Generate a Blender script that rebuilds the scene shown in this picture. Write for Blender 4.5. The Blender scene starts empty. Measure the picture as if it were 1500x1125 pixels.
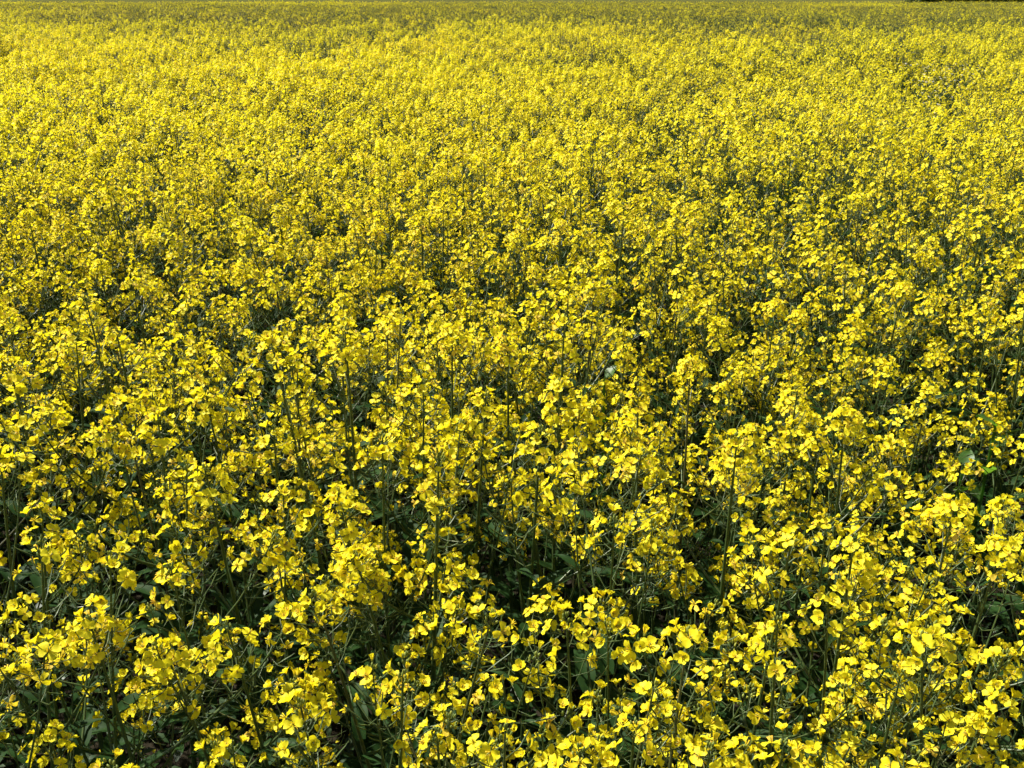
import bpy, math, random, colorsys
import numpy as np
from mathutils import Vector, Matrix

SEED = 11
rng = random.Random(SEED)
sc = bpy.context.scene
col = sc.collection
R = math.radians

# ------------------------------------------------------------------ camera
CAM_Z = 1.70
PITCH = R(23.1)                       # looking down over the crop
FPX = 1340.0                          # focal length in pixels of a 1500 px wide picture
cam_d = bpy.data.cameras.new('camera')
cam_d.sensor_width = 36.0
cam_d.lens = 36.0 * FPX / 1500.0
cam_d.clip_start = 0.02
cam_d.clip_end = 3000.0
cam = bpy.data.objects.new('camera', cam_d)
cam.location = (0, 0, CAM_Z)
cam.rotation_euler = (math.pi / 2 - PITCH, 0, 0)
col.objects.link(cam)
sc.camera = cam

# ------------------------------------------------------------------ sky, sun, exposure
SUN_AZ = R(-62)                       # from +Y, negative = towards the left: sun to the left and a little ahead
SUN_EL = R(54)
world = bpy.data.worlds.new('World')
sc.world = world
world.use_nodes = True
nt = world.node_tree
nt.nodes.clear()
out = nt.nodes.new('ShaderNodeOutputWorld')
bg = nt.nodes.new('ShaderNodeBackground')
sky = nt.nodes.new('ShaderNodeTexSky')
sky.sky_type = 'NISHITA'
sky.sun_disc = False
sky.sun_elevation = SUN_EL
sky.sun_rotation = SUN_AZ
bg.inputs['Strength'].default_value = 0.05
nt.links.new(sky.outputs[0], bg.inputs[0])
nt.links.new(bg.outputs[0], out.inputs[0])
sun_d = bpy.data.lights.new('sun', 'SUN')
sun_d.energy = 5.0
sun_d.angle = R(0.5)
sun_d.color = (1.0, 0.95, 0.86)
sun = bpy.data.objects.new('sun', sun_d)
to_sun = Vector((math.sin(SUN_AZ) * math.cos(SUN_EL), math.cos(SUN_AZ) * math.cos(SUN_EL), math.sin(SUN_EL)))
sun.rotation_euler = to_sun.to_track_quat('Z', 'Y').to_euler()
sun.location = to_sun * 50
col.objects.link(sun)
sc.view_settings.view_transform = 'Standard'
sc.view_settings.look = 'None'
sc.view_settings.gamma = 1.0
sc.view_settings.use_curve_mapping = False
sc.view_settings.exposure = 1.0
sc.render.engine = 'CYCLES'
cy = sc.cycles
cy.max_bounces = 5
cy.diffuse_bounces = 3
cy.glossy_bounces = 2
cy.transmission_bounces = 3
cy.use_denoising = True
cy.use_adaptive_sampling = True
cy.adaptive_threshold = 0.03


def project(p):
    """world point -> pixel of a 1500 x 1125 picture, and depth along the view axis"""
    x, y, z = p[0], p[1], p[2] - CAM_Z
    d = y * math.cos(PITCH) - z * math.sin(PITCH)
    v = z * math.cos(PITCH) + y * math.sin(PITCH)
    if d < 1e-3:
        return (1e9, 1e9, d)
    return (750 + FPX * x / d, 562.5 - FPX * v / d, d)


def on_level(u, v, z):
    """the point at height z that lies under that pixel"""
    a = (562.5 - v) / FPX
    dy = math.cos(PITCH) + a * math.sin(PITCH)
    dz = -math.sin(PITCH) + a * math.cos(PITCH)
    dx = (u - 750) / FPX
    t = (z - CAM_Z) / dz
    return Vector((dx * t, dy * t, z))


# ------------------------------------------------------------------ materials
def mat_new(name):
    m = bpy.data.materials.new(name)
    m.use_nodes = True
    n = m.node_tree
    n.nodes.clear()
    o = n.nodes.new('ShaderNodeOutputMaterial')
    return m, n, o


def ramp(n, fac, stops):
    r = n.nodes.new('ShaderNodeValToRGB')
    e = r.color_ramp.elements
    while len(e) < len(stops):
        e.new(0.5)
    for k, (p, c) in enumerate(stops):
        e[k].position = p
        e[k].color = (*c, 1)
    n.links.new(fac, r.inputs[0])
    return r.outputs[0]


def math_node(n, op, a, b):
    m = n.nodes.new('ShaderNodeMath')
    m.operation = op
    for k, s in enumerate((a, b)):
        if isinstance(s, (int, float)):
            m.inputs[k].default_value = s
        else:
            n.links.new(s, m.inputs[k])
    return m.outputs[0]


def plant_mat(name, stops, trans_stops, trans, rough, spec=0.5, noise_scale=40, rnd=0.35, tone=0.6, noise=0.3):
    """thin plant tissue: reflecting and letting light through; its colour follows the piece's own tone, chance and blotches"""
    m, n, o = mat_new(name)
    at = n.nodes.new('ShaderNodeAttribute'); at.attribute_name = 'tone'
    oi = n.nodes.new('ShaderNodeObjectInfo')
    tc = n.nodes.new('ShaderNodeTexCoord')
    nz = n.nodes.new('ShaderNodeTexNoise'); nz.inputs['Scale'].default_value = noise_scale
    nz.inputs['Detail'].default_value = 3
    n.links.new(tc.outputs['Object'], nz.inputs['Vector'])
    f = math_node(n, 'MULTIPLY', at.outputs['Fac'], tone)
    f = math_node(n, 'ADD', f, math_node(n, 'MULTIPLY', oi.outputs['Random'], rnd))
    f = math_node(n, 'ADD', f, math_node(n, 'MULTIPLY', math_node(n, 'SUBTRACT', nz.outputs['Fac'], 0.5), noise))
    c = ramp(n, f, stops)
    p = n.nodes.new('ShaderNodeBsdfPrincipled')
    n.links.new(c, p.inputs['Base Color'])
    p.inputs['Roughness'].default_value = rough
    p.inputs['Specular IOR Level'].default_value = spec
    if trans > 0:
        t = n.nodes.new('ShaderNodeBsdfTranslucent')
        n.links.new(ramp(n, f, trans_stops), t.inputs['Color'])
        mx = n.nodes.new('ShaderNodeMixShader')
        mx.inputs[0].default_value = trans
        n.links.new(p.outputs[0], mx.inputs[1])
        n.links.new(t.outputs[0], mx.inputs[2])
        n.links.new(mx.outputs[0], o.inputs['Surface'])
    else:
        n.links.new(p.outputs[0], o.inputs['Surface'])
    return m


yel = [(0.0, (0.93, 0.86, 0.030)), (0.45, (0.92, 0.81, 0.020)), (0.75, (0.88, 0.67, 0.025)), (1.0, (0.85, 0.60, 0.15))]
yel_t = [(0.0, (0.95, 0.86, 0.018)), (0.5, (0.94, 0.79, 0.013)), (1.0, (0.86, 0.57, 0.07))]
PETAL = plant_mat('petal_yellow', yel, yel_t, 0.46, 0.55, 0.25, 60, 0.36, 0.6, 0.3)
STEM = plant_mat('stem_green', [(0.0, (0.04, 0.07, 0.016)), (0.55, (0.06, 0.09, 0.024)), (0.8, (0.075, 0.065, 0.03)), (1.0, (0.065, 0.038, 0.032))],
                 None, 0, 0.42, 0.5, 12, 0.5, 0.4, 0.3)
LEAF = plant_mat('leaf_waxy', [(0.0, (0.012, 0.034, 0.007)), (0.5, (0.017, 0.044, 0.010)), (0.85, (0.028, 0.060, 0.017)), (1.0, (0.09, 0.085, 0.025))],
                 [(0.0, (0.05, 0.11, 0.010)), (1.0, (0.10, 0.18, 0.025))], 0.18, 0.55, 0.09, 30, 0.45, 0.5, 0.4)
POD = plant_mat('pod_green', [(0.0, (0.05, 0.085, 0.022)), (0.6, (0.09, 0.125, 0.04)), (1.0, (0.19, 0.18, 0.085))],
                [(0.0, (0.15, 0.22, 0.04)), (1.0, (0.22, 0.25, 0.06))], 0.15, 0.4, 0.5, 25, 0.3, 0.6, 0.3)
BUD = plant_mat('bud_green', [(0.0, (0.15, 0.21, 0.045)), (0.6, (0.25, 0.29, 0.05)), (1.0, (0.50, 0.46, 0.04))],
                [(0.0, (0.2, 0.3, 0.03)), (1.0, (0.5, 0.45, 0.03))], 0.2, 0.5, 0.4, 60, 0.2, 0.8, 0.2)
WHITE = plant_mat('petal_white', [(0.0, (0.72, 0.74, 0.70)), (1.0, (0.80, 0.80, 0.74))], [(0.0, (0.6, 0.6, 0.5)), (1.0, (0.6, 0.6, 0.5))], 0.3, 0.6, 0.2, 30)
WEED = plant_mat('weed_green', [(0.0, (0.016, 0.042, 0.011)), (1.0, (0.04, 0.08, 0.025))], [(0.0, (0.05, 0.12, 0.010)), (1.0, (0.10, 0.18, 0.025))], 0.3, 0.42, 0.3, 25)
DOCK = plant_mat('dock_green', [(0.0, (0.05, 0.12, 0.02)), (1.0, (0.08, 0.17, 0.03))], [(0.0, (0.14, 0.34, 0.015)), (1.0, (0.2, 0.40, 0.03))], 0.5, 0.45, 0.5, 20)
BARK = plant_mat('bark_brown', [(0.0, (0.05, 0.038, 0.028)), (1.0, (0.10, 0.08, 0.06))], None, 0, 0.9, 0.2, 6)
HEDGE = plant_mat('hedge_leaf', [(0.0, (0.022, 0.042, 0.014)), (1.0, (0.05, 0.075, 0.026))], [(0.0, (0.05, 0.09, 0.015)), (1.0, (0.08, 0.12, 0.02))], 0.25, 0.6, 0.3, 2)
PLANT_MATS = [PETAL, STEM, LEAF, POD, BUD, WHITE, WEED, DOCK]
M_PETAL, M_STEM, M_LEAF, M_POD, M_BUD, M_WHITE, M_WEED, M_DOCK = range(8)


def ground_mat(name, stops, scale, rough=0.95, bump=0.5, scale2=None):
    m, n, o = mat_new(name)
    tc = n.nodes.new('ShaderNodeTexCoord')
    nz = n.nodes.new('ShaderNodeTexNoise'); nz.inputs['Scale'].default_value = scale; nz.inputs['Detail'].default_value = 8
    n.links.new(tc.outputs['Object'], nz.inputs['Vector'])
    n2 = n.nodes.new('ShaderNodeTexNoise'); n2.inputs['Scale'].default_value = scale2 or scale * 0.07; n2.inputs['Detail'].default_value = 3
    n.links.new(tc.outputs['Object'], n2.inputs['Vector'])
    f = math_node(n, 'ADD', math_node(n, 'MULTIPLY', nz.outputs['Fac'], 0.55), math_node(n, 'MULTIPLY', n2.outputs['Fac'], 0.45))
    p = n.nodes.new('ShaderNodeBsdfPrincipled')
    p.inputs['Roughness'].default_value = rough
    p.inputs['Specular IOR Level'].default_value = 0.0
    n.links.new(ramp(n, f, stops), p.inputs['Base Color'])
    b = n.nodes.new('ShaderNodeBump'); b.inputs['Strength'].default_value = bump; b.inputs['Distance'].default_value = 0.03
    n.links.new(nz.outputs['Fac'], b.inputs['Height'])
    n.links.new(b.outputs[0], p.inputs['Normal'])
    n.links.new(p.outputs[0], o.inputs['Surface'])
    return m


SOIL = ground_mat('soil', [(0.25, (0.012, 0.010, 0.007)), (0.5, (0.020, 0.017, 0.011)), (0.75, (0.034, 0.029, 0.020))], 22)
MEADOW = ground_mat('meadow_grass', [(0.25, (0.05, 0.055, 0.018)), (0.5, (0.08, 0.08, 0.024)), (0.75, (0.13, 0.125, 0.04))], 0.8, scale2=0.03)


# ------------------------------------------------------------------ geometry kit: (V, T, M, tone) of triangles
def rnd(a, b):
    return rng.uniform(a, b)


class Geo:
    def __init__(s):
        s.V = []; s.T = []; s.M = []; s.C = []; s.n = 0

    def add(s, v, t, m, c):
        v = np.asarray(v, float).reshape(-1, 3)
        t = np.asarray(t, np.int64).reshape(-1, 3)
        s.V.append(v); s.T.append(t + s.n)
        s.M.append(np.full(len(t), m, np.int32) if np.isscalar(m) else m)
        s.C.append(np.full(len(v), c, float) if np.isscalar(c) else c)
        s.n += len(v)

    def put(s, g, mat4=None, tone=None):
        v, t, m, c = g
        if mat4 is not None:
            a = np.array(mat4)
            v = v @ a[:3, :3].T + a[:3, 3]
        s.add(v, t, m, c if tone is None else np.clip(c + tone, 0, 1))

    def arr(s):
        if not s.V:
            return (np.zeros((0, 3)), np.zeros((0, 3), int), np.zeros(0, int), np.zeros(0))
        return (np.concatenate(s.V), np.concatenate(s.T), np.concatenate(s.M), np.concatenate(s.C))


def to_mesh(name, arr, mats=PLANT_MATS, smooth=True):
    v, t, m, c = arr
    me = bpy.data.meshes.new(name)
    used = sorted(set(int(x) for x in np.unique(m)))
    remap = np.zeros(len(mats), np.int32)
    for k, u in enumerate(used):
        me.materials.append(mats[u]); remap[u] = k
    me.vertices.add(len(v)); me.vertices.foreach_set('co', v.astype(np.float32).ravel())
    me.loops.add(len(t) * 3); me.loops.foreach_set('vertex_index', t.astype(np.int32).ravel())
    me.polygons.add(len(t)); me.polygons.foreach_set('loop_start', np.arange(0, len(t) * 3, 3, dtype=np.int32))
    me.polygons.foreach_set('material_index', remap[np.asarray(m, np.int32)])
    me.polygons.foreach_set('use_smooth', np.full(len(t), smooth, bool))
    at = me.attributes.new('tone', 'FLOAT', 'POINT')
    at.data.foreach_set('value', c.astype(np.float32))
    me.update(calc_edges=True)
    return me


def basis(z, roll=0.0):
    """matrix whose Z points along z, turned about it by roll"""
    z = Vector(z).normalized()
    h = Vector((0, 0, 1)) if abs(z.z) < 0.95 else Vector((1, 0, 0))
    x = h.cross(z).normalized()
    y = z.cross(x)
    m = Matrix((x, y, z)).transposed()
    return (m @ Matrix.Rotation(roll, 3, 'Z')).to_4x4()


def tube(g, pts, rad, sides, mat, tone, point=False):
    pts = [Vector(p) for p in pts]
    V = []; T = []
    ref = None
    for i, p in enumerate(pts):
        d = (pts[min(i + 1, len(pts) - 1)] - pts[max(i - 1, 0)]).normalized()
        if ref is None:
            ref = Vector((1, 0.3, 0.1)) if abs(d.x) < 0.8 else Vector((0, 1, 0.2))
        a = (ref - d * ref.dot(d)).normalized(); b = d.cross(a); ref = a
        for k in range(sides):
            t = 2 * math.pi * k / sides
            V.append(p + (a * math.cos(t) + b * math.sin(t)) * rad[i])
    for i in range(len(pts) - 1):
        for k in range(sides):
            k2 = (k + 1) % sides
            q = (i * sides + k, i * sides + k2, (i + 1) * sides + k2, (i + 1) * sides + k)
            T += [(q[0], q[1], q[2]), (q[0], q[2], q[3])]
    if point:
        V.append(pts[-1]); e = len(V) - 1; s0 = (len(pts) - 1) * sides
        T += [(s0 + k, s0 + (k + 1) % sides, e) for k in range(sides)]
    g.add([tuple(v) for v in V], T, mat, tone)


def grid(g, P, mat, tone):
    """P: rows of points"""
    r, c = len(P), len(P[0])
    V = [p for row in P for p in row]
    T = []
    for i in range(r - 1):
        for j in range(c - 1):
            a = i * c + j
            T += [(a, a + 1, a + c + 1), (a, a + c + 1, a + c)]
    g.add(V, T, mat, tone)


# ------------------------------------------------------------------ flower meshes (axis +Z, base of the calyx at the origin)
def petal(g, az, spread, cup, size, wid, tone, coarse=False, notch=0.0, twist=0.0):
    """one obovate petal: a narrow claw that rises, then a broad blade bent outwards by spread"""
    ca, sa = math.cos(az), math.sin(az)
    claw = 0.0032
    L = 0.0105 * size
    rows = [(0.0, 0.10), (0.30, 0.62), (0.62, 1.0), (0.88, 0.86), (1.0, 0.46)]
    if coarse:
        rows = [(0.0, 0.12), (0.62, 1.0), (1.0, 0.4)]
    P = []
    x, z = 0.0008, claw
    prev = 0.0
    for t, w in rows:
        ang = spread + cup * (t - 0.4)
        ds = (t - prev) * L; prev = t
        x += math.sin(ang) * ds; z += math.cos(ang) * ds
        hw = 0.0046 * wid * size * w
        row = []
        cols = (-1, 0, 1) if not coarse else (-1, 1)
        for s in cols:
            yy = s * hw
            lift = -abs(s) * hw * 0.28
            nx, nz_ = -math.cos(ang), math.sin(ang)
            px = x + nx * (-lift) + (0 if s else (-notch * L if t == 1.0 else 0.0)) + twist * yy * t
            j = 0.0011 * size * t * (0 if coarse else 1)
            px += rnd(-j, j) * 0.8; yy += rnd(-j, j) * 0.6
            pz = z + nz_ * (-lift) + (0.0004 * math.sin(7 * t + s * 2 + az)) + rnd(-j, j)
            row.append((px * ca - yy * sa, px * sa + yy * ca, pz))
        P.append(row)
    grid(g, P, M_PETAL, tone)


def make_flower(kind, coarse=False):
    g = Geo()
    if kind.startswith('open'):
        sp = {'open0': 1.35, 'open1': 1.15, 'open2': 1.55}[kind]
        for k in range(4):
            petal(g, k * math.pi / 2 + rnd(-0.16, 0.16) + (0.15 if k % 2 else -0.15), sp + rnd(-0.18, 0.18), rnd(0.1, 0.8), rnd(0.94, 1.1), rnd(0.95, 1.12),
                  rnd(0.1, 0.45), coarse, 0.05, rnd(-0.2, 0.2))
    elif kind.startswith('half'):
        sp = {'half0': 0.75, 'half1': 0.55}[kind]
        for k in range(4):
            petal(g, k * math.pi / 2 + rnd(-0.2, 0.2), sp + rnd(-0.18, 0.25), rnd(0.1, 0.9), rnd(0.88, 1.0), rnd(0.9, 1.1), rnd(0.2, 0.5), coarse, 0.03, rnd(-0.3, 0.3))
    elif kind == 'tight':
        for k in range(4):
            petal(g, k * math.pi / 2 + rnd(-0.2, 0.2), 0.22 + rnd(-0.1, 0.2), rnd(-0.3, 0.4), rnd(0.75, 0.9), 0.75, rnd(0.15, 0.4), coarse)
    else:                              # fading: petals limp and folded down
        for k in range(4):
            if kind == 'fading1' and k == 2:
                continue
            petal(g, k * math.pi / 2 + rnd(-0.5, 0.5), 1.5 + rnd(-0.6, 0.7), rnd(0.6, 1.8), rnd(0.8, 0.98), rnd(0.6, 0.9), rnd(0.55, 0.95), coarse, 0.0, rnd(-0.6, 0.6))
    if not coarse:
        # pistil and stamens
        tube(g, [(0, 0, 0.001), (0, 0, 0.0095)], [0.0008, 0.0006], 3, M_BUD, 0.5, True)
        for k in range(4):
            a = k * math.pi / 2 + 0.6
            tube(g, [(0.0006 * math.cos(a), 0.0006 * math.sin(a), 0.003), (0.0026 * math.cos(a), 0.0026 * math.sin(a), 0.0088)], [0.0004, 0.0008], 3, M_PETAL, 0.9, True)
        # sepals
        for k in range(4):
            a = k * math.pi / 2 + 0.785
            c, s = math.cos(a), math.sin(a)
            q = lambda r, t, z: (r * c - t * s, r * s + t * c, z)
            g.add([q(0.0004, -0.0008, 0), q(0.0004, 0.0008, 0), q(0.0032, 0, 0.0058)], [(0, 1, 2)], M_BUD, 0.75)
    return g.arr()


KINDS = ['open0', 'open1', 'open2', 'half0', 'half1', 'tight', 'fading0', 'fading1']
FLOWERS, FLOWERS_COARSE = {}, {}
for k in KINDS:
    FLOWERS[k] = [make_flower(k) for _ in range(3)]
    FLOWERS_COARSE[k] = [make_flower(k, True) for _ in range(2)]
FLOWER_MESH = {k: [to_mesh('flower', a) for a in FLOWERS[k]] for k in KINDS}


def make_leaf(kind):
    """blade along +X from the origin, bending down, edges wavy"""
    g = Geo()
    if kind == 'upper':
        L, W, droop, rows = rnd(0.055, 0.085), rnd(0.0085, 0.012), rnd(0.4, 1.0), 7
        prof = [0.75, 1.0, 0.95, 0.8, 0.6, 0.34, 0.02]
    elif kind == 'middle':
        L, W, droop, rows = rnd(0.09, 0.13), rnd(0.014, 0.02), rnd(0.6, 1.3), 8
        prof = [0.55, 0.8, 0.95, 1.0, 0.9, 0.68, 0.4, 0.02]
    else:
        L, W, droop, rows = rnd(0.075, 0.11), rnd(0.015, 0.021), rnd(0.8, 1.5), 9
        prof = [0.06, 0.07, 0.28, 0.2, 0.62, 1.0, 0.95, 0.62, 0.05]
    P = []
    x = z = 0.0
    ph = rnd(0, 6)
    for i in range(rows):
        t = i / (rows - 1)
        ang = -droop * t * t
        if i:
            x += math.cos(ang) * L / (rows - 1); z += math.sin(ang) * L / (rows - 1)
        row = []
        for s in (-1, -0.5, 0, 0.5, 1):
            w = W * prof[i] * s
            fold = abs(s) * W * prof[i] * 0.35
            wave = 0.16 * W * abs(s) * math.sin(ph + t * 11 + s * 2.2)
            row.append((x + fold * math.sin(-ang) * 0.5, w, z + fold + wave))
        P.append(row)
    grid(g, P, M_LEAF, rnd(0.0, 0.7))
    return g.arr()


LEAVES = {k: [make_leaf(k) for _ in range(6)] for k in ('upper', 'middle', 'lower')}
LEAF_MESH = {k: [to_mesh('leaf', a) for a in v] for k, v in LEAVES.items()}


def bud(coarse=False):
    g = Geo()
    if coarse:
        tube(g, [(0, 0, 0), (0, 0, 0.003)], [0.0006, 0.0013], 3, M_BUD, rnd(0.2, 0.6), True)
    else:
        tube(g, [(0, 0, 0), (0, 0, 0.0022), (0, 0, 0.0046), (0, 0, 0.0062)], [0.0006, 0.0014, 0.0013, 0.0004], 5, M_BUD, 0.4, True)
    return g.arr()


BUD_GEO, BUD_COARSE = bud(), bud(True)
for_far = []


# ------------------------------------------------------------------ one plant as a recipe of parts
def bez(a, b, c, n):
    a, b, c = Vector(a), Vector(b), Vector(c)
    return [(a * (1 - t) ** 2 + b * (2 * t * (1 - t)) + c * t * t) for t in [i / (n - 1) for i in range(n)]]


def raceme(tip, d, vigour, bloom):
    """flower head at an axis tip. Returns dict with its own green geometry, pods and flower placements"""
    d = Vector(d).normalized()
    B = basis(d, rnd(0, 6.28)).to_3x3()
    n_fl = max(1, int(round(rnd(5, 18) * vigour * bloom)))
    n_bud = int(rnd(9, 15))
    n_pod = int(rnd(6, 17) * vigour)
    green, coarse, pods, pods_c = Geo(), Geo(), Geo(), Geo()
    flowers = []
    z_low = -rnd(0.030, 0.072) * (0.6 + 0.4 * vigour)
    # buds: small dome at the tip
    for k in range(n_bud):
        a = k * 2.39996
        r = 0.0011 * math.sqrt(k) * rnd(1.5, 2.2)
        z = 0.006 - 5.0 * r * r / 0.012 + rnd(-0.001, 0.001)
        dd = Vector((math.cos(a) * r * 90, math.sin(a) * r * 90, 1.0))
        pos = Vector(tip) + B @ Vector((math.cos(a) * r, math.sin(a) * r, z))
        M = Matrix.Translation(pos) @ basis(B @ dd, a) @ Matrix.Diagonal((1.0, 1.0, rnd(0.8, 1.15), 1))
        tn = rnd(-0.3, 0.4)
        green.put(BUD_GEO, M, tn)
        if k % 3 == 0:
            coarse.put(BUD_COARSE, M @ Matrix.Scale(1.7, 4), tn)
    a0 = rnd(0, 6.28)
    for k in range(n_fl):
        t = k / max(1, n_fl - 1)
        a = a0 + k * 2.39996 + rnd(-0.25, 0.25)
        z = -0.002 + t ** 1.15 * z_low
        plen = 0.009 + 0.012 * min(1, t * 1.8) + rnd(-0.003, 0.005)
        up = 1.0 - 0.95 * min(1.0, t * 1.3) + rnd(-0.15, 0.2)
        pd = Vector((math.cos(a), math.sin(a), up)).normalized()
        base = Vector(tip) + B @ Vector((0, 0, z))
        end = base + B @ (pd * plen)
        wd = B @ pd
        wd = (wd + Vector((0, 0, 0.45)) + Vector((rnd(-.35, .35), rnd(-.35, .35), rnd(-.3, .3)))).normalized()
        mid = base.lerp(end, 0.5) + B @ Vector((0, 0, -0.0015))
        tube(green, [base, mid, end], [0.0007, 0.0005, 0.0006], 3, M_POD, 0.4)
        u = rng.random()
        if t < 0.16:
            kind = 'tight' if u < 0.45 else ('half1' if u < 0.75 else 'half0')
        elif t < 0.72:
            kind = 'open0' if u < 0.22 else 'open1' if u < 0.48 else 'open2' if u < 0.60 else 'half0' if u < 0.78 else 'half1' if u < 0.9 else 'fading0'
        else:
            kind = 'fading0' if u < 0.22 else 'fading1' if u < 0.40 else 'open2' if u < 0.62 else 'half1' if u < 0.78 else 'open1'
        s = rnd(0.78, 1.12) * (0.92 + 0.08 * vigour)
        M = Matrix.Translation(end) @ basis(wd, rnd(0, 6.28)) @ Matrix.Scale(s, 4)
        flowers.append((kind, rng.randrange(3), M))
    # axis below the flowers carries thin pods on stalks
    z = z_low
    for k in range(n_pod):
        z -= rnd(0.004, 0.008)
        a = a0 + 1.7 + k * 2.39996 + rnd(-0.3, 0.3)
        pl = rnd(0.014, 0.024); sl = rnd(0.014, 0.036) * min(1, 0.55 + k * 0.09)
        base = Vector(tip) + B @ Vector((0, 0, z))
        pd = Vector((math.cos(a), math.sin(a), rnd(0.05, 0.55))).normalized()
        e1 = base + B @ (pd * pl)
        pd2 = (pd + Vector((0, 0, rnd(0.3, 0.9)))).normalized()
        e2 = e1 + B @ (pd2 * sl)
        e3 = e2 + B @ ((pd2 + Vector((0, 0, 0.3))).normalized() * sl * 0.35)
        tn = rnd(0.0, 0.8)
        tube(pods, [base, e1, e1.lerp(e2, 0.5), e2, e3], [0.00055, 0.0006, 0.00125, 0.0010, 0.0004], 3, M_POD, tn)
        tube(pods_c, [base, e1, e2], [0.0008, 0.0011, 0.0006], 3, M_POD, tn)
    return dict(green=green.arr(), coarse=coarse.arr(), pods=pods.arr(), pods_c=pods_c.arr(), flowers=flowers, tip=Vector(tip))


def make_plant(bloom=1.0, H=None, n_br=None, bend=None):
    H = H or rnd(0.97, 1.08)
    bend = bend if bend is not None else rnd(0.0, 0.09)
    ba = rnd(0, 6.28)
    top = Vector((math.cos(ba) * bend, math.sin(ba) * bend, H))
    mid = Vector((math.cos(ba + rnd(-1, 1)) * bend * 0.2, math.sin(ba) * bend * 0.2, H * 0.55))
    path = bez((0, 0, 0), mid, top, 10)

    def at(h):
        t = h * 9; i = min(8, int(t)); return path[i].lerp(path[i + 1], t - i)

    parts = dict(stem=None, branches=[], leaves=[], heads=[], H=H)
    tn = rnd(0.0, 0.9)
    g = Geo()
    r0 = rnd(0.0042, 0.0058)
    rad = [r0 * (1 - 0.70 * (i / 9) ** 1.1) for i in range(10)]
    rad[-1] = 0.0011
    tube(g, path, rad, 6, M_STEM, tn)
    parts['stem'] = g.arr()
    gc = Geo(); tube(gc, [path[i] for i in (2, 5, 7, 9)], [rad[i] for i in (2, 5, 7, 9)], 3, M_STEM, tn)
    far = [gc.arr()]
    d_top = path[-1] - path[-2]
    parts['heads'].append(raceme(top, d_top, rnd(0.95, 1.2), bloom))
    n_br = n_br or rng.choice((5, 6, 7, 7, 8, 9))
    az = rnd(0, 6.28)
    for k in range(n_br):
        h = 0.34 + 0.42 * (k + rnd(0, 0.8)) / n_br
        az += 2.39996 + rnd(-0.35, 0.35)
        o = at(h)
        spread = rnd(0.06, 0.225)
        hz = H * rnd(0.74, 0.985) if k > 1 else H * rnd(0.58, 0.85)
        hz = max(hz, o.z + 0.12)
        e = Vector((o.x + math.cos(az) * spread, o.y + math.sin(az) * spread, hz))
        m = Vector((o.x + math.cos(az) * spread * 0.72, o.y + math.sin(az) * spread * 0.72, o.z + (hz - o.z) * 0.38))
        pts = bez(o, m, e, 7)
        g = Geo()
        rb = r0 * rnd(0.42, 0.55)
        tube(g, pts, [rb * (1 - 0.62 * i / 6) for i in range(7)], 5, M_STEM, tn * 0.8)
        parts['branches'].append(g.arr())
        gc = Geo(); tube(gc, [pts[1], pts[4], pts[6]], [rb, rb * 0.7, rb * 0.45], 3, M_STEM, tn * 0.8)
        far.append(gc.arr())
        parts['heads'].append(raceme(e, pts[-1] - pts[-2], rnd(0.6, 1.05), bloom))
        # the leaf in whose axil the branch stands
        kind = 'middle' if h < 0.62 else 'upper'
        parts['leaves'].append((kind, rng.randrange(6), Matrix.Translation(o) @ Matrix.Rotation(az, 4, 'Z') @ Matrix.Rotation(-rnd(0.25, 0.8), 4, 'Y') @ Matrix.Scale(rnd(0.8, 1.2), 4)))
        if rng.random() < 0.5:           # a small leaf on the branch
            q = pts[3]
            parts['leaves'].append(('upper', rng.randrange(6), Matrix.Translation(q) @ Matrix.Rotation(az + rnd(-1.6, 1.6), 4, 'Z') @ Matrix.Rotation(-rnd(0.1, 0.8), 4, 'Y') @ Matrix.Scale(rnd(0.55, 0.9), 4)))
    for k in range(5):
        h = 0.10 + 0.085 * k + rnd(0, 0.05)
        az += 2.39996
        kind = 'lower' if k < 3 else 'middle'
        parts['leaves'].append((kind, rng.randrange(6), Matrix.Translation(at(h)) @ Matrix.Rotation(az, 4, 'Z') @ Matrix.Rotation(-rnd(0.0, 0.7), 4, 'Y') @ Matrix.Scale(rnd(0.8, 1.2), 4)))
    # merged coarse version for the field beyond
    G = Geo()
    for a in far:
        G.put(a)
    for kind, i, M in parts['leaves']:
        if kind != 'lower':
            v, t, m, c = LEAVES[kind][i]
            G.put((v, t, m, c), M)
    for hd in parts['heads']:
        G.put(hd['coarse']); G.put(hd['pods_c'])
        for kind, i, M in hd['flowers']:
            G.put(FLOWERS_COARSE[kind][i % 2], M @ Matrix.Scale(1.04, 4))
    parts['far'] = G.arr()
    return parts


def finish_recipe(p):
    """meshes of the parts, shared by all copies of this plant"""
    p['stem_mesh'] = to_mesh('stem', p['stem'])
    p['branch_mesh'] = [to_mesh('branch', b) for b in p['branches']]
    for h in p['heads']:
        h['green_mesh'] = to_mesh('flower_head', h['green'])
        h['pod_mesh'] = to_mesh('seed_pods', h['pods']) if len(h['pods'][0]) else None
        G = Geo(); G.put(h['green'])
        for kind, i, M in h['flowers']:
            G.put(FLOWERS[kind][i], M)
        h['full_mesh'] = to_mesh('flower_head', G.arr())
    return p


RECIPES = [finish_recipe(make_plant(0.55 + 0.72 * (k / 23) ** 0.8)) for k in range(24)]
SHORT = [finish_recipe(make_plant(rnd(0.5, 0.75), n_br=3)) for _ in range(4)]


def new_obj(name, data, parent=None, mat=None):
    o = bpy.data.objects.new(name, data)
    col.objects.link(o)
    if parent is not None:
        o.parent = parent
    if mat is not None:
        o.matrix_basis = mat
    return o


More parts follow.
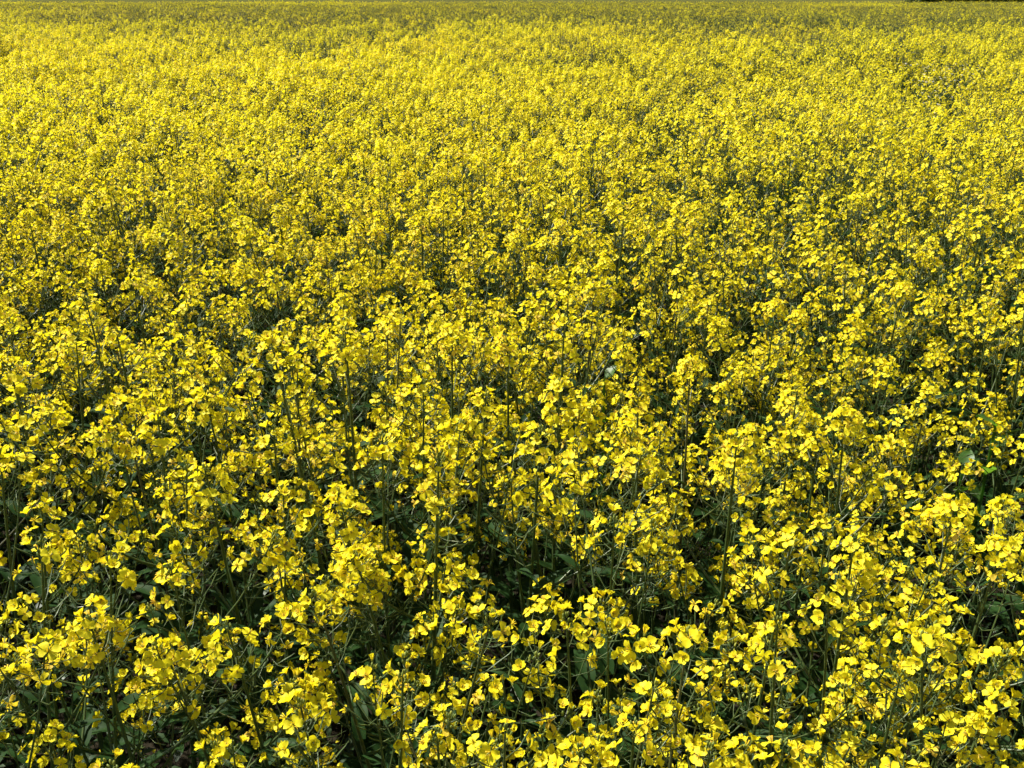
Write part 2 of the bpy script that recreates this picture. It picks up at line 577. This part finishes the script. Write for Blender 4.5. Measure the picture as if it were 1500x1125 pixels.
def plant_object(rec, M, split):
    root = new_obj('rapeseed_plant', None, None, M)
    root.empty_display_size = 0.05
    new_obj('stem', rec['stem_mesh'], root)
    for b in rec['branch_mesh']:
        new_obj('branch', b, root)
    for kind, i, ML in rec['leaves']:
        new_obj('leaf', LEAF_MESH[kind][i], root, ML)
    for h in rec['heads']:
        hd = new_obj('flower_head', h['green_mesh'] if split else h['full_mesh'], root)
        if split:
            for kind, i, MF in h['flowers']:
                new_obj('flower', FLOWER_MESH[kind][i], hd, MF)
        if h['pod_mesh']:
            s = new_obj('seed_pods', h['pod_mesh'], hd)
            s['kind'] = 'stuff'
    return root


# ------------------------------------------------------------------ the setting
def structure(name, V, T, mat):
    me = bpy.data.meshes.new(name)
    me.from_pydata(V, [], T); me.materials.append(mat); me.update()
    o = new_obj(name, me); o['kind'] = 'structure'
    return o


FIELD_END = 78.0
structure('ground', [(-2500, -400, -0.03), (2500, -400, -0.03), (2500, 2600, -0.03), (-2500, 2600, -0.03)], [(0, 1, 2, 3)], MEADOW)
# tilled soil of the field, uneven
nx, ny = 90, 90
V = []
for j in range(ny):
    for i in range(nx):
        y = -1.0 + (j / (ny - 1)) ** 2.2 * (FIELD_END + 1.0)
        x = (i / (nx - 1) - 0.5) * 2 * (3.0 + (y + 1) * 0.85)
        V.append((x, y, 0.012 * math.sin(x * 9.1 + y * 3) + 0.012 * math.sin(y * 12.7 - x * 4) + rnd(-0.012, 0.012)))
T = [(j * nx + i, j * nx + i + 1, (j + 1) * nx + i + 1, (j + 1) * nx + i) for j in range(ny - 1) for i in range(nx - 1)]
structure('soil', V, T, SOIL)

# ------------------------------------------------------------------ where the plants stand
def nval(x, y, s):
    def h(i, j):
        return random.Random((i * 73856093) ^ (j * 19349663) ^ s).random()
    i, j = math.floor(x), math.floor(y)
    fx, fy = x - i, y - j
    fx = fx * fx * (3 - 2 * fx); fy = fy * fy * (3 - 2 * fy)
    return (h(i, j) * (1 - fx) + h(i + 1, j) * fx) * (1 - fy) + (h(i, j + 1) * (1 - fx) + h(i + 1, j + 1) * fx) * fy


# thin places in the stand: (pixel, radius in metres, how much is missing)
GAPS = []
for u, v, r, k in [(150, 985, 0.14, 1.0), (300, 970, 0.12, 0.95), (40, 1040, 0.1, 0.9), (600, 860, 0.08, 0.85), (420, 985, 0.06, 0.8), (1450, 590, 0.12, 0.9), (1440, 700, 0.08, 0.8),
                   (180, 1050, 0.15, 1.0), (330, 1030, 0.12, 0.95), (60, 1000, 0.09, 0.9), (260, 1110, 0.12, 0.9), (600, 905, 0.09, 0.95), (540, 975, 0.06, 0.8), (690, 940, 0.05, 0.7),
                   (1455, 640, 0.13, 1.0), (1490, 500, 0.12, 0.8), (1420, 1060, 0.10, 0.9), (1480, 820, 0.05, 0.6), (840, 800, 0.05, 0.7), (220, 690, 0.06, 0.8),
                   (985, 135, 0.30, 0.9), (1378, 100, 0.32, 0.75), (1380, 106, 0.32, 0.85), (1378, 113, 0.30, 0.9), (1375, 120, 0.25, 0.9), (1372, 128, 0.18, 0.8), (1250, 215, 0.2, 0.6), (960, 560, 0.06, 0.7), (1130, 420, 0.07, 0.6),
                   (1040, 1080, 0.05, 0.8), (420, 330, 0.1, 0.5), (100, 380, 0.1, 0.6), (30, 560, 0.08, 0.8)]:
    p = on_level(u, v, 1.0)
    GAPS.append((p.x, p.y, r, k))

# plants whose top shows clearly: (pixel of the top head, height)
HEROES = [(720, 880, 1.06), (590, 985, 1.00), (440, 1030, 1.00), (340, 1090, 0.92), (70, 1070, 0.9), (230, 605, 1.10), (300, 685, 1.08), (110, 485, 1.10), (940, 660, 1.10),
          (1400, 735, 1.07), (1160, 790, 1.10), (1215, 870, 1.05), (1140, 905, 1.04), (1370, 915, 1.03), (1320, 985, 1.0), (740, 1065, 1.02), (850, 1085, 1.0), (930, 1060, 1.0),
          (1040, 1095, 1.0), (1150, 1085, 1.04), (1340, 1100, 0.98), (1010, 905, 1.06), (900, 760, 1.06), (830, 905, 1.02), (160, 810, 1.05), (250, 830, 1.03), (60, 740, 1.05),
          (460, 860, 1.03), (240, 945, 0.98), (640, 1070, 0.98), (740, 445, 1.08), (1240, 600, 1.08), (1240, 380, 1.1), (400, 620, 1.06), (560, 640, 1.06), (820, 560, 1.07),
          (620, 560, 1.07), (1080, 640, 1.07), (330, 900, 1.02), (130, 905, 1.02), (30, 880, 1.0), (1470, 790, 1.04), (1480, 930, 1.0), (960, 980, 1.0), (520, 800, 1.02)]
stand = []                              # (x, y, height or None)
for u, v, h in HEROES:
    p = on_level(u, v, h)
    stand.append((p.x, p.y, h))

cell = {}


def near_ok(x, y, r):
    ci, cj = int(math.floor(x / 0.2)), int(math.floor(y / 0.2))
    for a in (ci - 1, ci, ci + 1):
        for b in (cj - 1, cj, cj + 1):
            for (px, py) in cell.get((a, b), ()):
                if (px - x) ** 2 + (py - y) ** 2 < r * r:
                    return False
    return True


def occupy(x, y):
    cell.setdefault((int(math.floor(x / 0.2)), int(math.floor(y / 0.2))), []).append((x, y))


for x, y, h in stand:
    occupy(x, y)
NEAR_END = 10.6


def half_width(y):
    return 0.9 + 0.60 * (0.92 * y + 0.3)


def thin(x, y):
    k = 0.0
    for gx, gy, r, s in GAPS:
        d = math.hypot(x - gx, y - gy)
        if d < r * 1.3:
            k = max(k, s * min(1.0, (r * 1.3 - d) / (r * 0.4)))
    return k


y0 = 0.56
tries = 0
area_rows = []
yy = y0
while yy < NEAR_END:                    # strips, so that each square metre gets the same number of tries
    step = 0.25
    w = half_width(yy + step / 2)
    for _ in range(int(2 * w * step * 115)):
        x = rnd(-w, w); y = yy + rnd(0, step)
        if rng.random() < thin(x, y):
            continue
        if y < 1.0 and nval(x * 4 + 9, y * 4, 77) < 0.50:      # the edge by the path is patchy
            continue
        n = 0.6 * nval(x * 2.3 + 7, y * 2.3, 5) + 0.4 * nval(x * 0.8 + 3, y * 0.6, 15)
        r = 0.100 + 0.075 * max(0.0, n - 0.55) / 0.45
        if near_ok(x, y, r):
            occupy(x, y)
            stand.append((x, y, None))
    yy += step

placed = []
for x, y, h in stand:
    if h is None:
        n = nval(x * 1.3 + 50, y * 1.3, 9) - 0.5
        if y > 3.0:
            n += 0.6 * (nval(x * 2.6 + 11, y * 2.2, 62) - 0.5)
        h = 1.03 + 0.20 * n + rnd(-0.07, 0.06)
        if rng.random() < (0.12 if y < 3.5 else 0.3):
            h -= rnd(0.05, 0.22)
    if 5.4 < y < 9.0 and abs(x - 0.452 * y) < 0.34:      # lower growth in front of the weeds
        h = min(h, 0.95 + rnd(-0.07, 0.06))
    u, v, d = project((x, y, h - 0.03))
    seen = -35 < u < 1535 and v < 1165
    placed.append([d if seen else d + 1000, x, y, h, u, v])
placed.sort()
N_SINGLE = 300
N_SPLIT = 150
singles, rest = placed[:N_SINGLE], placed[N_SINGLE:]


def plant_matrix(x, y, h, rec):
    s = h / rec['H']
    lean = abs(rng.gauss(0, 0.085)); la = rnd(0, 6.28)
    rot = Matrix.Rotation(lean, 4, Vector((math.cos(la), math.sin(la), 0)))
    # lean about the base but keep the top where it belongs
    M = rot @ Matrix.Rotation(rnd(0, 6.28), 4, 'Z') @ Matrix.Scale(s, 4)
    top = M @ rec['heads'][0]['tip']
    return Matrix.Translation((x - top.x, y - top.y, -0.005)) @ M, (x - top.x, y - top.y)


def pick_recipe(x, y):
    """plants carry fewer flowers towards the path, and far out on the right side"""
    lo = 0 if y < 0.9 else 8 if y < 1.4 else 12
    hi = 18 if y < 0.9 else 24
    if y > 2.5 and x > 0.10 * y + rng.gauss(0, 0.3):
        lo, hi = 0, 15
    return rng.randrange(lo, hi)


plants = []
for k, (d, x, y, h, u, v) in enumerate(singles):
    rec = SHORT[rng.randrange(4)] if h < 0.93 and rng.random() < 0.6 else RECIPES[pick_recipe(x, y)]
    M, foot = plant_matrix(x, y, h, rec)
    root = plant_object(rec, M, k < N_SPLIT)
    plants.append((root, rec, x, y, h, u, v, foot))

# labels: by look first, then by the place in its row of heads
ORD = ['first', 'second', 'third', 'fourth', 'fifth', 'sixth', 'seventh', 'eighth', 'ninth', 'tenth', 'eleventh', 'twelfth', 'thirteenth', 'fourteenth', 'fifteenth',
       'sixteenth', 'seventeenth', 'eighteenth', 'nineteenth', 'twentieth', 'twenty-first', 'twenty-second', 'twenty-third', 'twenty-fourth', 'twenty-fifth',
       'twenty-sixth', 'twenty-seventh', 'twenty-eighth', 'twenty-ninth', 'thirtieth']
NUM = {3: 'three', 4: 'four', 5: 'five', 6: 'six', 7: 'seven', 8: 'eight', 9: 'nine'}
ROWN = ['front', 'second', 'third', 'fourth', 'fifth', 'sixth', 'seventh', 'eighth', 'ninth', 'tenth', 'eleventh', 'twelfth', 'thirteenth', 'fourteenth', 'fifteenth']
per_row = 20
by_depth = sorted(plants, key=lambda p: p[3])
for r in range(0, len(by_depth), per_row):
    row = sorted(by_depth[r:r + per_row], key=lambda p: p[5])
    for i, (root, rec, x, y, h, u, v, foot) in enumerate(row):
        size = 'tall' if h > 1.06 else 'short' if h < 0.96 else 'middling'
        lx = x - foot[0]
        posture = 'leaning left' if lx < -0.06 else 'leaning right' if lx > 0.06 else 'upright'
        heads = NUM.get(len(rec['heads']), 'several')
        root['label'] = f"{size} {posture} rapeseed with {heads} yellow heads, {ORD[i]} from left, {ROWN[r // per_row]} row back"
        root['category'] = 'rapeseed plant'
        root['group'] = 'flowering rapeseed plants at the near side of the field'

# ------------------------------------------------------------------ the rest of the field: one mass of plants
protos = bpy.data.collections.new('field_plants')      # not linked to the scene: only shapes for the mass


def proto(arr):
    o = bpy.data.objects.new('field_plant_%03d' % len(protos.objects), to_mesh('field_plant', arr))
    protos.objects.link(o)


for p in RECIPES:
    proto(p['far'])
N_PLANT = len(RECIPES)
for p in RECIPES:                       # fully detailed ones beside and below the picture
    G = Geo()
    G.put(p['stem'])
    for b in p['branches']:
        G.put(b)
    for kind, i, M in p['leaves']:
        G.put(LEAVES[kind][i], M)
    for h_ in p['heads']:
        G.put(h_['green']); G.put(h_['pods'])
        for kind, i, M in h_['flowers']:
            G.put(FLOWERS[kind][i], M)
    proto(G.arr())
SPARSE = [make_plant(rnd(0.03, 0.14)) for _ in range(8)]


def tile(pool, bloom_pool, mix, size=1.7, dens=42, lift=0.0):
    G = Geo()
    ox = rnd(0, 900)
    for _ in range(int(size * size * dens)):
        rec = bloom_pool[rng.randrange(len(bloom_pool))] if rng.random() < mix else pool[rng.randrange(len(pool))]
        h = 1.03 + rnd(-0.10, 0.08) - (rnd(0.06, 0.22) if rng.random() < 0.35 else 0)
        tx, ty = rnd(-size / 2, size / 2), rnd(-size / 2, size / 2)
        h += 0.30 * (nval(tx * 2.6 + ox, ty * 2.6, 61) - 0.5)
        M, _f = plant_matrix(tx, ty, h, rec)
        G.put(rec['far'], M)
    v, t, m, c = G.arr()
    return (v, t, m, c)


N_TILE_FULL, N_TILE_HALF, N_TILE_THIN = 3, 2, 3
for _ in range(N_TILE_FULL):
    proto(tile(SPARSE, RECIPES[8:], 0.9))
for _ in range(N_TILE_HALF):
    proto(tile(SPARSE, RECIPES[8:], 0.45))
for _ in range(N_TILE_THIN):
    proto(tile(SPARSE, RECIPES[8:], 0.09))

for _ in range(2):
    proto(tile(SPARSE, RECIPES[:16], 0.7))

pts, rots, scl, idx = [], [], [], []
for d, x, y, h, u, v in rest:
    k = pick_recipe(x, y)
    s = h / RECIPES[k]['H']
    la = rnd(0, 6.28); ln = abs(rng.gauss(0, 0.055))
    if y < 4.2:
        k += N_PLANT
    pts.append((x, y, 0)); rots.append((ln * math.cos(la), ln * math.sin(la), rnd(0, 6.28))); scl.append(s); idx.append(k)
TS = 1.55
y = NEAR_END + TS * 0.4
while y < FIELD_END:
    w = half_width(y) + 1.0
    n = int(2 * w / TS) + 1
    off = rnd(0, TS)
    for i in range(n):
        x = -w + off + i * TS + rnd(-0.1, 0.1)
        yq = y + rnd(-0.15, 0.15)
        # bloom thins out towards the far side, with a ragged border
        edge = 17.5 + 6 * (nval(x * 0.22, 3.3, 21) - 0.5) + (3 if x < -4 else 0) + 2.5 * (nval(x * 0.9, yq * 0.5, 4) - 0.5)
        far_again = nval(x * 0.10 + 5, yq * 0.10, 33) > 0.80
        edge += rng.gauss(0, 2.6)
        if yq < edge - 3.0:
            k = N_PLANT * 2 + (rng.randrange(N_TILE_FULL) if x < 0.12 * yq + rng.gauss(0, 1.5) else N_TILE_FULL + N_TILE_HALF + N_TILE_THIN + rng.randrange(2))
        elif yq < edge + 5.0 or far_again:
            k = N_PLANT * 2 + N_TILE_FULL + rng.randrange(N_TILE_HALF)
        else:
            k = N_PLANT * 2 + N_TILE_FULL + N_TILE_HALF + rng.randrange(N_TILE_THIN)
        s = rnd(0.95, 1.06) + 0.1 * (nval(x * 0.5, yq * 0.5, 8) - 0.5)
        pts.append((x, yq, 0)); rots.append((0, 0, rng.randrange(4) * math.pi / 2 + rnd(-0.06, 0.06))); scl.append(s); idx.append(k)
    y += TS

me = bpy.data.meshes.new('rapeseed_field')
me.from_pydata(pts, [], [])
a = me.attributes.new('rot', 'FLOAT_VECTOR', 'POINT'); a.data.foreach_set('vector', np.array(rots, np.float32).ravel())
a = me.attributes.new('size', 'FLOAT', 'POINT'); a.data.foreach_set('value', np.array(scl, np.float32))
a = me.attributes.new('pick', 'INT', 'POINT'); a.data.foreach_set('value', np.array(idx, np.int32))
field = new_obj('rapeseed_field', me)
field['kind'] = 'stuff'
field['label'] = 'dense yellow mass of flowering rapeseed stretching to the far edge'
field['category'] = 'rapeseed field'


def scatter(o, collection):
    ng = bpy.data.node_groups.new('scatter_' + o.name, 'GeometryNodeTree')
    ng.interface.new_socket('Geometry', in_out='INPUT', socket_type='NodeSocketGeometry')
    ng.interface.new_socket('Geometry', in_out='OUTPUT', socket_type='NodeSocketGeometry')
    gi = ng.nodes.new('NodeGroupInput'); go = ng.nodes.new('NodeGroupOutput')
    ci = ng.nodes.new('GeometryNodeCollectionInfo')
    ci.inputs['Collection'].default_value = collection
    ci.inputs['Separate Children'].default_value = True
    ci.inputs['Reset Children'].default_value = True
    ip = ng.nodes.new('GeometryNodeInstanceOnPoints')
    ip.inputs['Pick Instance'].default_value = True

    def named(n, t):
        q = ng.nodes.new('GeometryNodeInputNamedAttribute'); q.data_type = t; q.inputs['Name'].default_value = n
        return q.outputs['Attribute']
    er = ng.nodes.new('FunctionNodeEulerToRotation')
    ng.links.new(named('rot', 'FLOAT_VECTOR'), er.inputs[0])
    ng.links.new(gi.outputs[0], ip.inputs['Points'])
    ng.links.new(ci.outputs[0], ip.inputs['Instance'])
    ng.links.new(named('pick', 'INT'), ip.inputs['Instance Index'])
    ng.links.new(er.outputs[0], ip.inputs['Rotation'])
    ng.links.new(named('size', 'FLOAT'), ip.inputs['Scale'])
    ng.links.new(ip.outputs[0], go.inputs[0])
    md = o.modifiers.new('scatter', 'NODES'); md.node_group = ng


scatter(field, protos)

# ------------------------------------------------------------------ low green growth between the stems
G = Geo()
for _ in range(20000):
    y = 0.5 + 4.5 * rng.random() ** 1.1
    x = rnd(-1, 1) * half_width(y)
    h = rnd(0.03, 0.50) * rng.random() ** 0.5
    L = rnd(0.018, 0.042); W = L * rnd(0.3, 0.5)
    A = rnd(0, 6.28); t = rnd(-0.5, 0.35)
    M = Matrix.Translation((x, y, h)) @ Matrix.Rotation(A, 4, 'Z') @ Matrix.Rotation(t, 4, 'Y')
    gg = Geo()
    grid(gg, [[(0, -W * 0.1, 0), (0, W * 0.1, 0)], [(L * 0.4, -W * 0.5, W * .15), (L * 0.4, W * 0.5, W * .15)], [(L * 0.8, -W * 0.4, 0), (L * 0.8, W * 0.4, 0)], [(L, -W * .06, -0.003), (L, W * .06, -0.003)]],
         M_WEED, rnd(0, 1))
    G.put(gg.arr(), M)
    if rng.random() < 0.35:
        tube(G, [(x, y, 0), (x + rnd(-.01, .01), y + rnd(-.01, .01), h * 0.5), (x, y, h)], [0.001, 0.0009, 0.0007], 3, M_WEED, 0.3)
under = new_obj('undergrowth', to_mesh('undergrowth', G.arr()))
under['kind'] = 'stuff'

# petals that have dropped onto the soil
G = Geo()
for _ in range(2500):
    y = 0.5 + 3.6 * rng.random()
    x = rnd(-1, 1) * half_width(y)
    gg = Geo(); petal(gg, 0, rnd(0.9, 1.5), 0.6, 1.0, 1.0, rnd(0.3, 1.0), True)
    G.put(gg.arr(), Matrix.Translation((x, y, 0.022)) @ Matrix.Rotation(rnd(0, 6.28), 4, 'Z'))
fp = new_obj('fallen_petals', to_mesh('fallen_petals', G.arr()))
fp['kind'] = 'stuff'


# ------------------------------------------------------------------ weeds one can tell apart
def white_weed(name, x, y, h, label):
    root = new_obj(name, None, None, Matrix.Translation((x, y, 0)))
    root['label'] = label; root['category'] = 'weed'; root['group'] = 'white-flowered weeds in the green gap'
    F, S, B = Geo(), Geo(), []
    for k in range(22):
        a = rnd(0, 6.28); sp = rnd(0.03, 0.24); hh = h * rnd(0.75, 1.03)
        pts_ = bez((0, 0, 0), (math.cos(a) * sp * 0.4, math.sin(a) * sp * 0.4, hh * 0.6), (math.cos(a) * sp, math.sin(a) * sp, hh), 6)
        tube(S, pts_, [0.003, 0.0028, 0.0024, 0.002, 0.0016, 0.001], 4, M_WEED, 0.3)
        for q in range(46):               # feathery leaves along the stem
            t = rnd(0.15, 0.95) * 5; i = int(min(4, t)); p = pts_[i].lerp(pts_[i + 1], t - i)
            b = rnd(0, 6.28); L = rnd(0.03, 0.07)
            e = p + Vector((math.cos(b) * L, math.sin(b) * L, rnd(-0.01, 0.03)))
            side = Vector((-math.sin(b), math.cos(b), 0.3)) * rnd(0.003, 0.006)
            m_ = p.lerp(e, 0.55)
            F.add([tuple(p), tuple(m_ + side), tuple(e), tuple(m_ - side)], [(0, 1, 2), (0, 2, 3)], M_WEED, rnd(0, 1))
        B.append(pts_[-1])
    new_obj('stems', to_mesh('stems', S.arr()), root)
    new_obj('foliage', to_mesh('foliage', F.arr()), root)
    for p in B:
        g = Geo()
        for k in range(9):
            a = k * 2 * math.pi / 9
            c, s = math.cos(a), math.sin(a)
            w = 0.003
            g.add([(0.003 * c, 0.003 * s, 0.002), (0.008 * c - w * s, 0.008 * s + w * c, 0.001), (0.012 * c, 0.012 * s, -0.001), (0.008 * c + w * s, 0.008 * s - w * c, 0.001)], [(0, 1, 2), (0, 2, 3)], M_WHITE, 0.3)
        tube(g, [(0, 0, -0.002), (0, 0, 0.002), (0, 0, 0.005)], [0.0015, 0.0035, 0.002], 6, M_PETAL, 0.6, True)
        new_obj('blossom', to_mesh('blossom', g.arr()), root, Matrix.Translation(p) @ basis(Vector((rnd(-.4, .4), rnd(-.6, .2), 1)), rnd(0, 6)))
    return root


for u, v, h, lb in [(1404, 103, 0.92, 'white-flowered weed at the outer end of the green gap, under most blossoms'),
                    (1382, 108, 0.93, 'dark feathery weed in the very middle of the green gap'),
                    (1362, 110, 0.92, 'feathery weed in the green gap next to the yellow heads on its inner side'),
                    (1425, 100, 0.96, 'pale-topped white-flowered weed closing the green gap on the outer side'),
                    (1388, 97, 0.97, 'tall weed with white blossoms standing at the back of the green gap'),
                    (1355, 97, 0.98, 'white-flowered weed behind the yellow heads bordering the green gap'),
                    (1330, 95, 0.99, 'small white-flowered weed alone beside the green gap, among rapeseed heads'),
                    (1378, 120, 0.86, 'low dark weed at the front of the green gap'),
                    (1398, 113, 0.91, 'dark weed between the middle and the outer end of the green gap'),
                    (1408, 93, 1.00, 'white-blossomed weed farthest back behind the green gap'),
                    (1370, 139, 0.98, 'white-flowered weed in front of the green gap, half hidden by rapeseed')]:
    p = on_level(u, v, h)
    white_weed('white_flowered_weed', p.x, p.y, h, lb)


def broad_leaf(L, W, wavy):
    g = Geo(); P = []
    prof = [0.10, 0.12, 0.7, 1.0, 0.98, 0.8, 0.5, 0.04]
    for i in range(8):
        t = i / 7
        P.append([(L * t * (1 - 0.08 * t), s * W * prof[i], 0.03 * L * math.sin(t * 3) - 0.22 * L * t * t + abs(s) * W * 0.22 + wavy * W * abs(s) * math.sin(t * 14 + s)) for s in (-1, -0.5, 0, 0.5, 1)])
    grid(g, P, M_DOCK, rnd(0.2, 0.9))
    return to_mesh('leaf', g.arr())


def broad_weed(u, v, z, label, n, L):
    p = on_level(u, v, z)
    root = new_obj('broad_leaved_weed', None, None, Matrix.Translation((p.x, p.y, 0)))
    root['label'] = label; root['category'] = 'weed'; root['group'] = 'broad-leaved weeds in the thin places'
    g = Geo(); tube(g, [(0, 0, 0), (0.01, 0, z * 0.5), (0, 0, z)], [0.006, 0.005, 0.003], 6, M_DOCK, 0.4)
    new_obj('stem', to_mesh('stem', g.arr()), root)
    az = rnd(0, 6)
    for k in range(n):
        az += 2.4
        zz = z * (0.35 + 0.65 * (k + 1) / n)
        M = Matrix.Translation((0, 0, zz)) @ Matrix.Rotation(az, 4, 'Z') @ Matrix.Rotation(-rnd(0.5, 1.25), 4, 'Y')
        new_obj('leaf', broad_leaf(L * rnd(0.8, 1.15), L * 0.30 * rnd(0.85, 1.15), 0.12), root, M)


broad_weed(1458, 625, 0.80, 'bright green broad-leaved weed lit through in the dark thin place', 8, 0.065)
broad_weed(1410, 690, 0.70, 'toothed broad-leaved weed low beside the dark thin place', 7, 0.06)
broad_weed(885, 560, 0.86, 'lone broad-leaved weed with upright leaf amid the yellow heads', 5, 0.055)

# ------------------------------------------------------------------ hedge beyond the meadow
def hedge_shrub(x, y, w, h, label):
    root = new_obj('hedge_shrub', None, None, Matrix.Translation((x, y, -0.03)))
    root['label'] = label; root['category'] = 'shrub'; root['group'] = 'dark hedge shrubs beyond the meadow'
    g = Geo()
    for k in range(5):
        a = rnd(0, 6.28)
        tube(g, bez((math.cos(a) * .2, math.sin(a) * .2, 0), (math.cos(a) * w * .15, math.sin(a) * w * .15, h * .4), (math.cos(a) * w * .4, math.sin(a) * w * .4, h * .85), 5), [.16, .13, .1, .07, .03], 5, 0, 0.4)
    new_obj('trunk', to_mesh('trunk', g.arr(), [BARK, HEDGE]), root)
    g = Geo()
    lob = [(rnd(-.35, .35) * w, rnd(-.3, .3) * w, h * rnd(.03, .85), rnd(.18, .3) * w) for _ in range(16)]
    for _ in range(4200):
        cx, cy_, cz, r = lob[rng.randrange(16)]
        d = Vector((rng.gauss(0, 1), rng.gauss(0, 1), rng.gauss(0, 1))).normalized() * r * rng.random() ** 0.35
        p = Vector((cx, cy_, max(0.1, cz + d.z * 0.8))) + Vector((d.x, d.y, 0))
        s = rnd(0.18, 0.38)
        B = basis(Vector((rnd(-1, 1), rnd(-1, 1), rnd(0, 1.2))), rnd(0, 6)).to_3x3()
        q = [tuple(p + B @ Vector(c) * s) for c in ((-1, 0, 0), (0, -.5, .1), (1, 0, 0), (0, .5, .1))]
        g.add(q, [(0, 1, 2), (0, 2, 3)], 1, rnd(0, 1))
    new_obj('crown', to_mesh('crown', g.arr(), [BARK, HEDGE]), root)


hl = ['dark hedge shrub where the hedge begins beyond the meadow', 'dark hedge shrub second from where the hedge begins', 'dark hedge shrub third from where the hedge begins',
      'dark hedge shrub fourth from where the hedge begins', 'dark hedge shrub fifth from where the hedge begins', 'dark hedge shrub sixth from where the hedge begins',
      'dark hedge shrub at the corner of the picture, last of the hedge']
for k, lb in enumerate(hl):
    hedge_shrub(86 + k * 6.0 + rnd(-.6, .6), 205 + rnd(-1, 1) - k * 1.5, 9.0, rnd(4.0, 5.5), lb)
print('plants', len(placed), 'split', N_SPLIT, 'objects', len(bpy.data.objects), 'instances', len(pts))
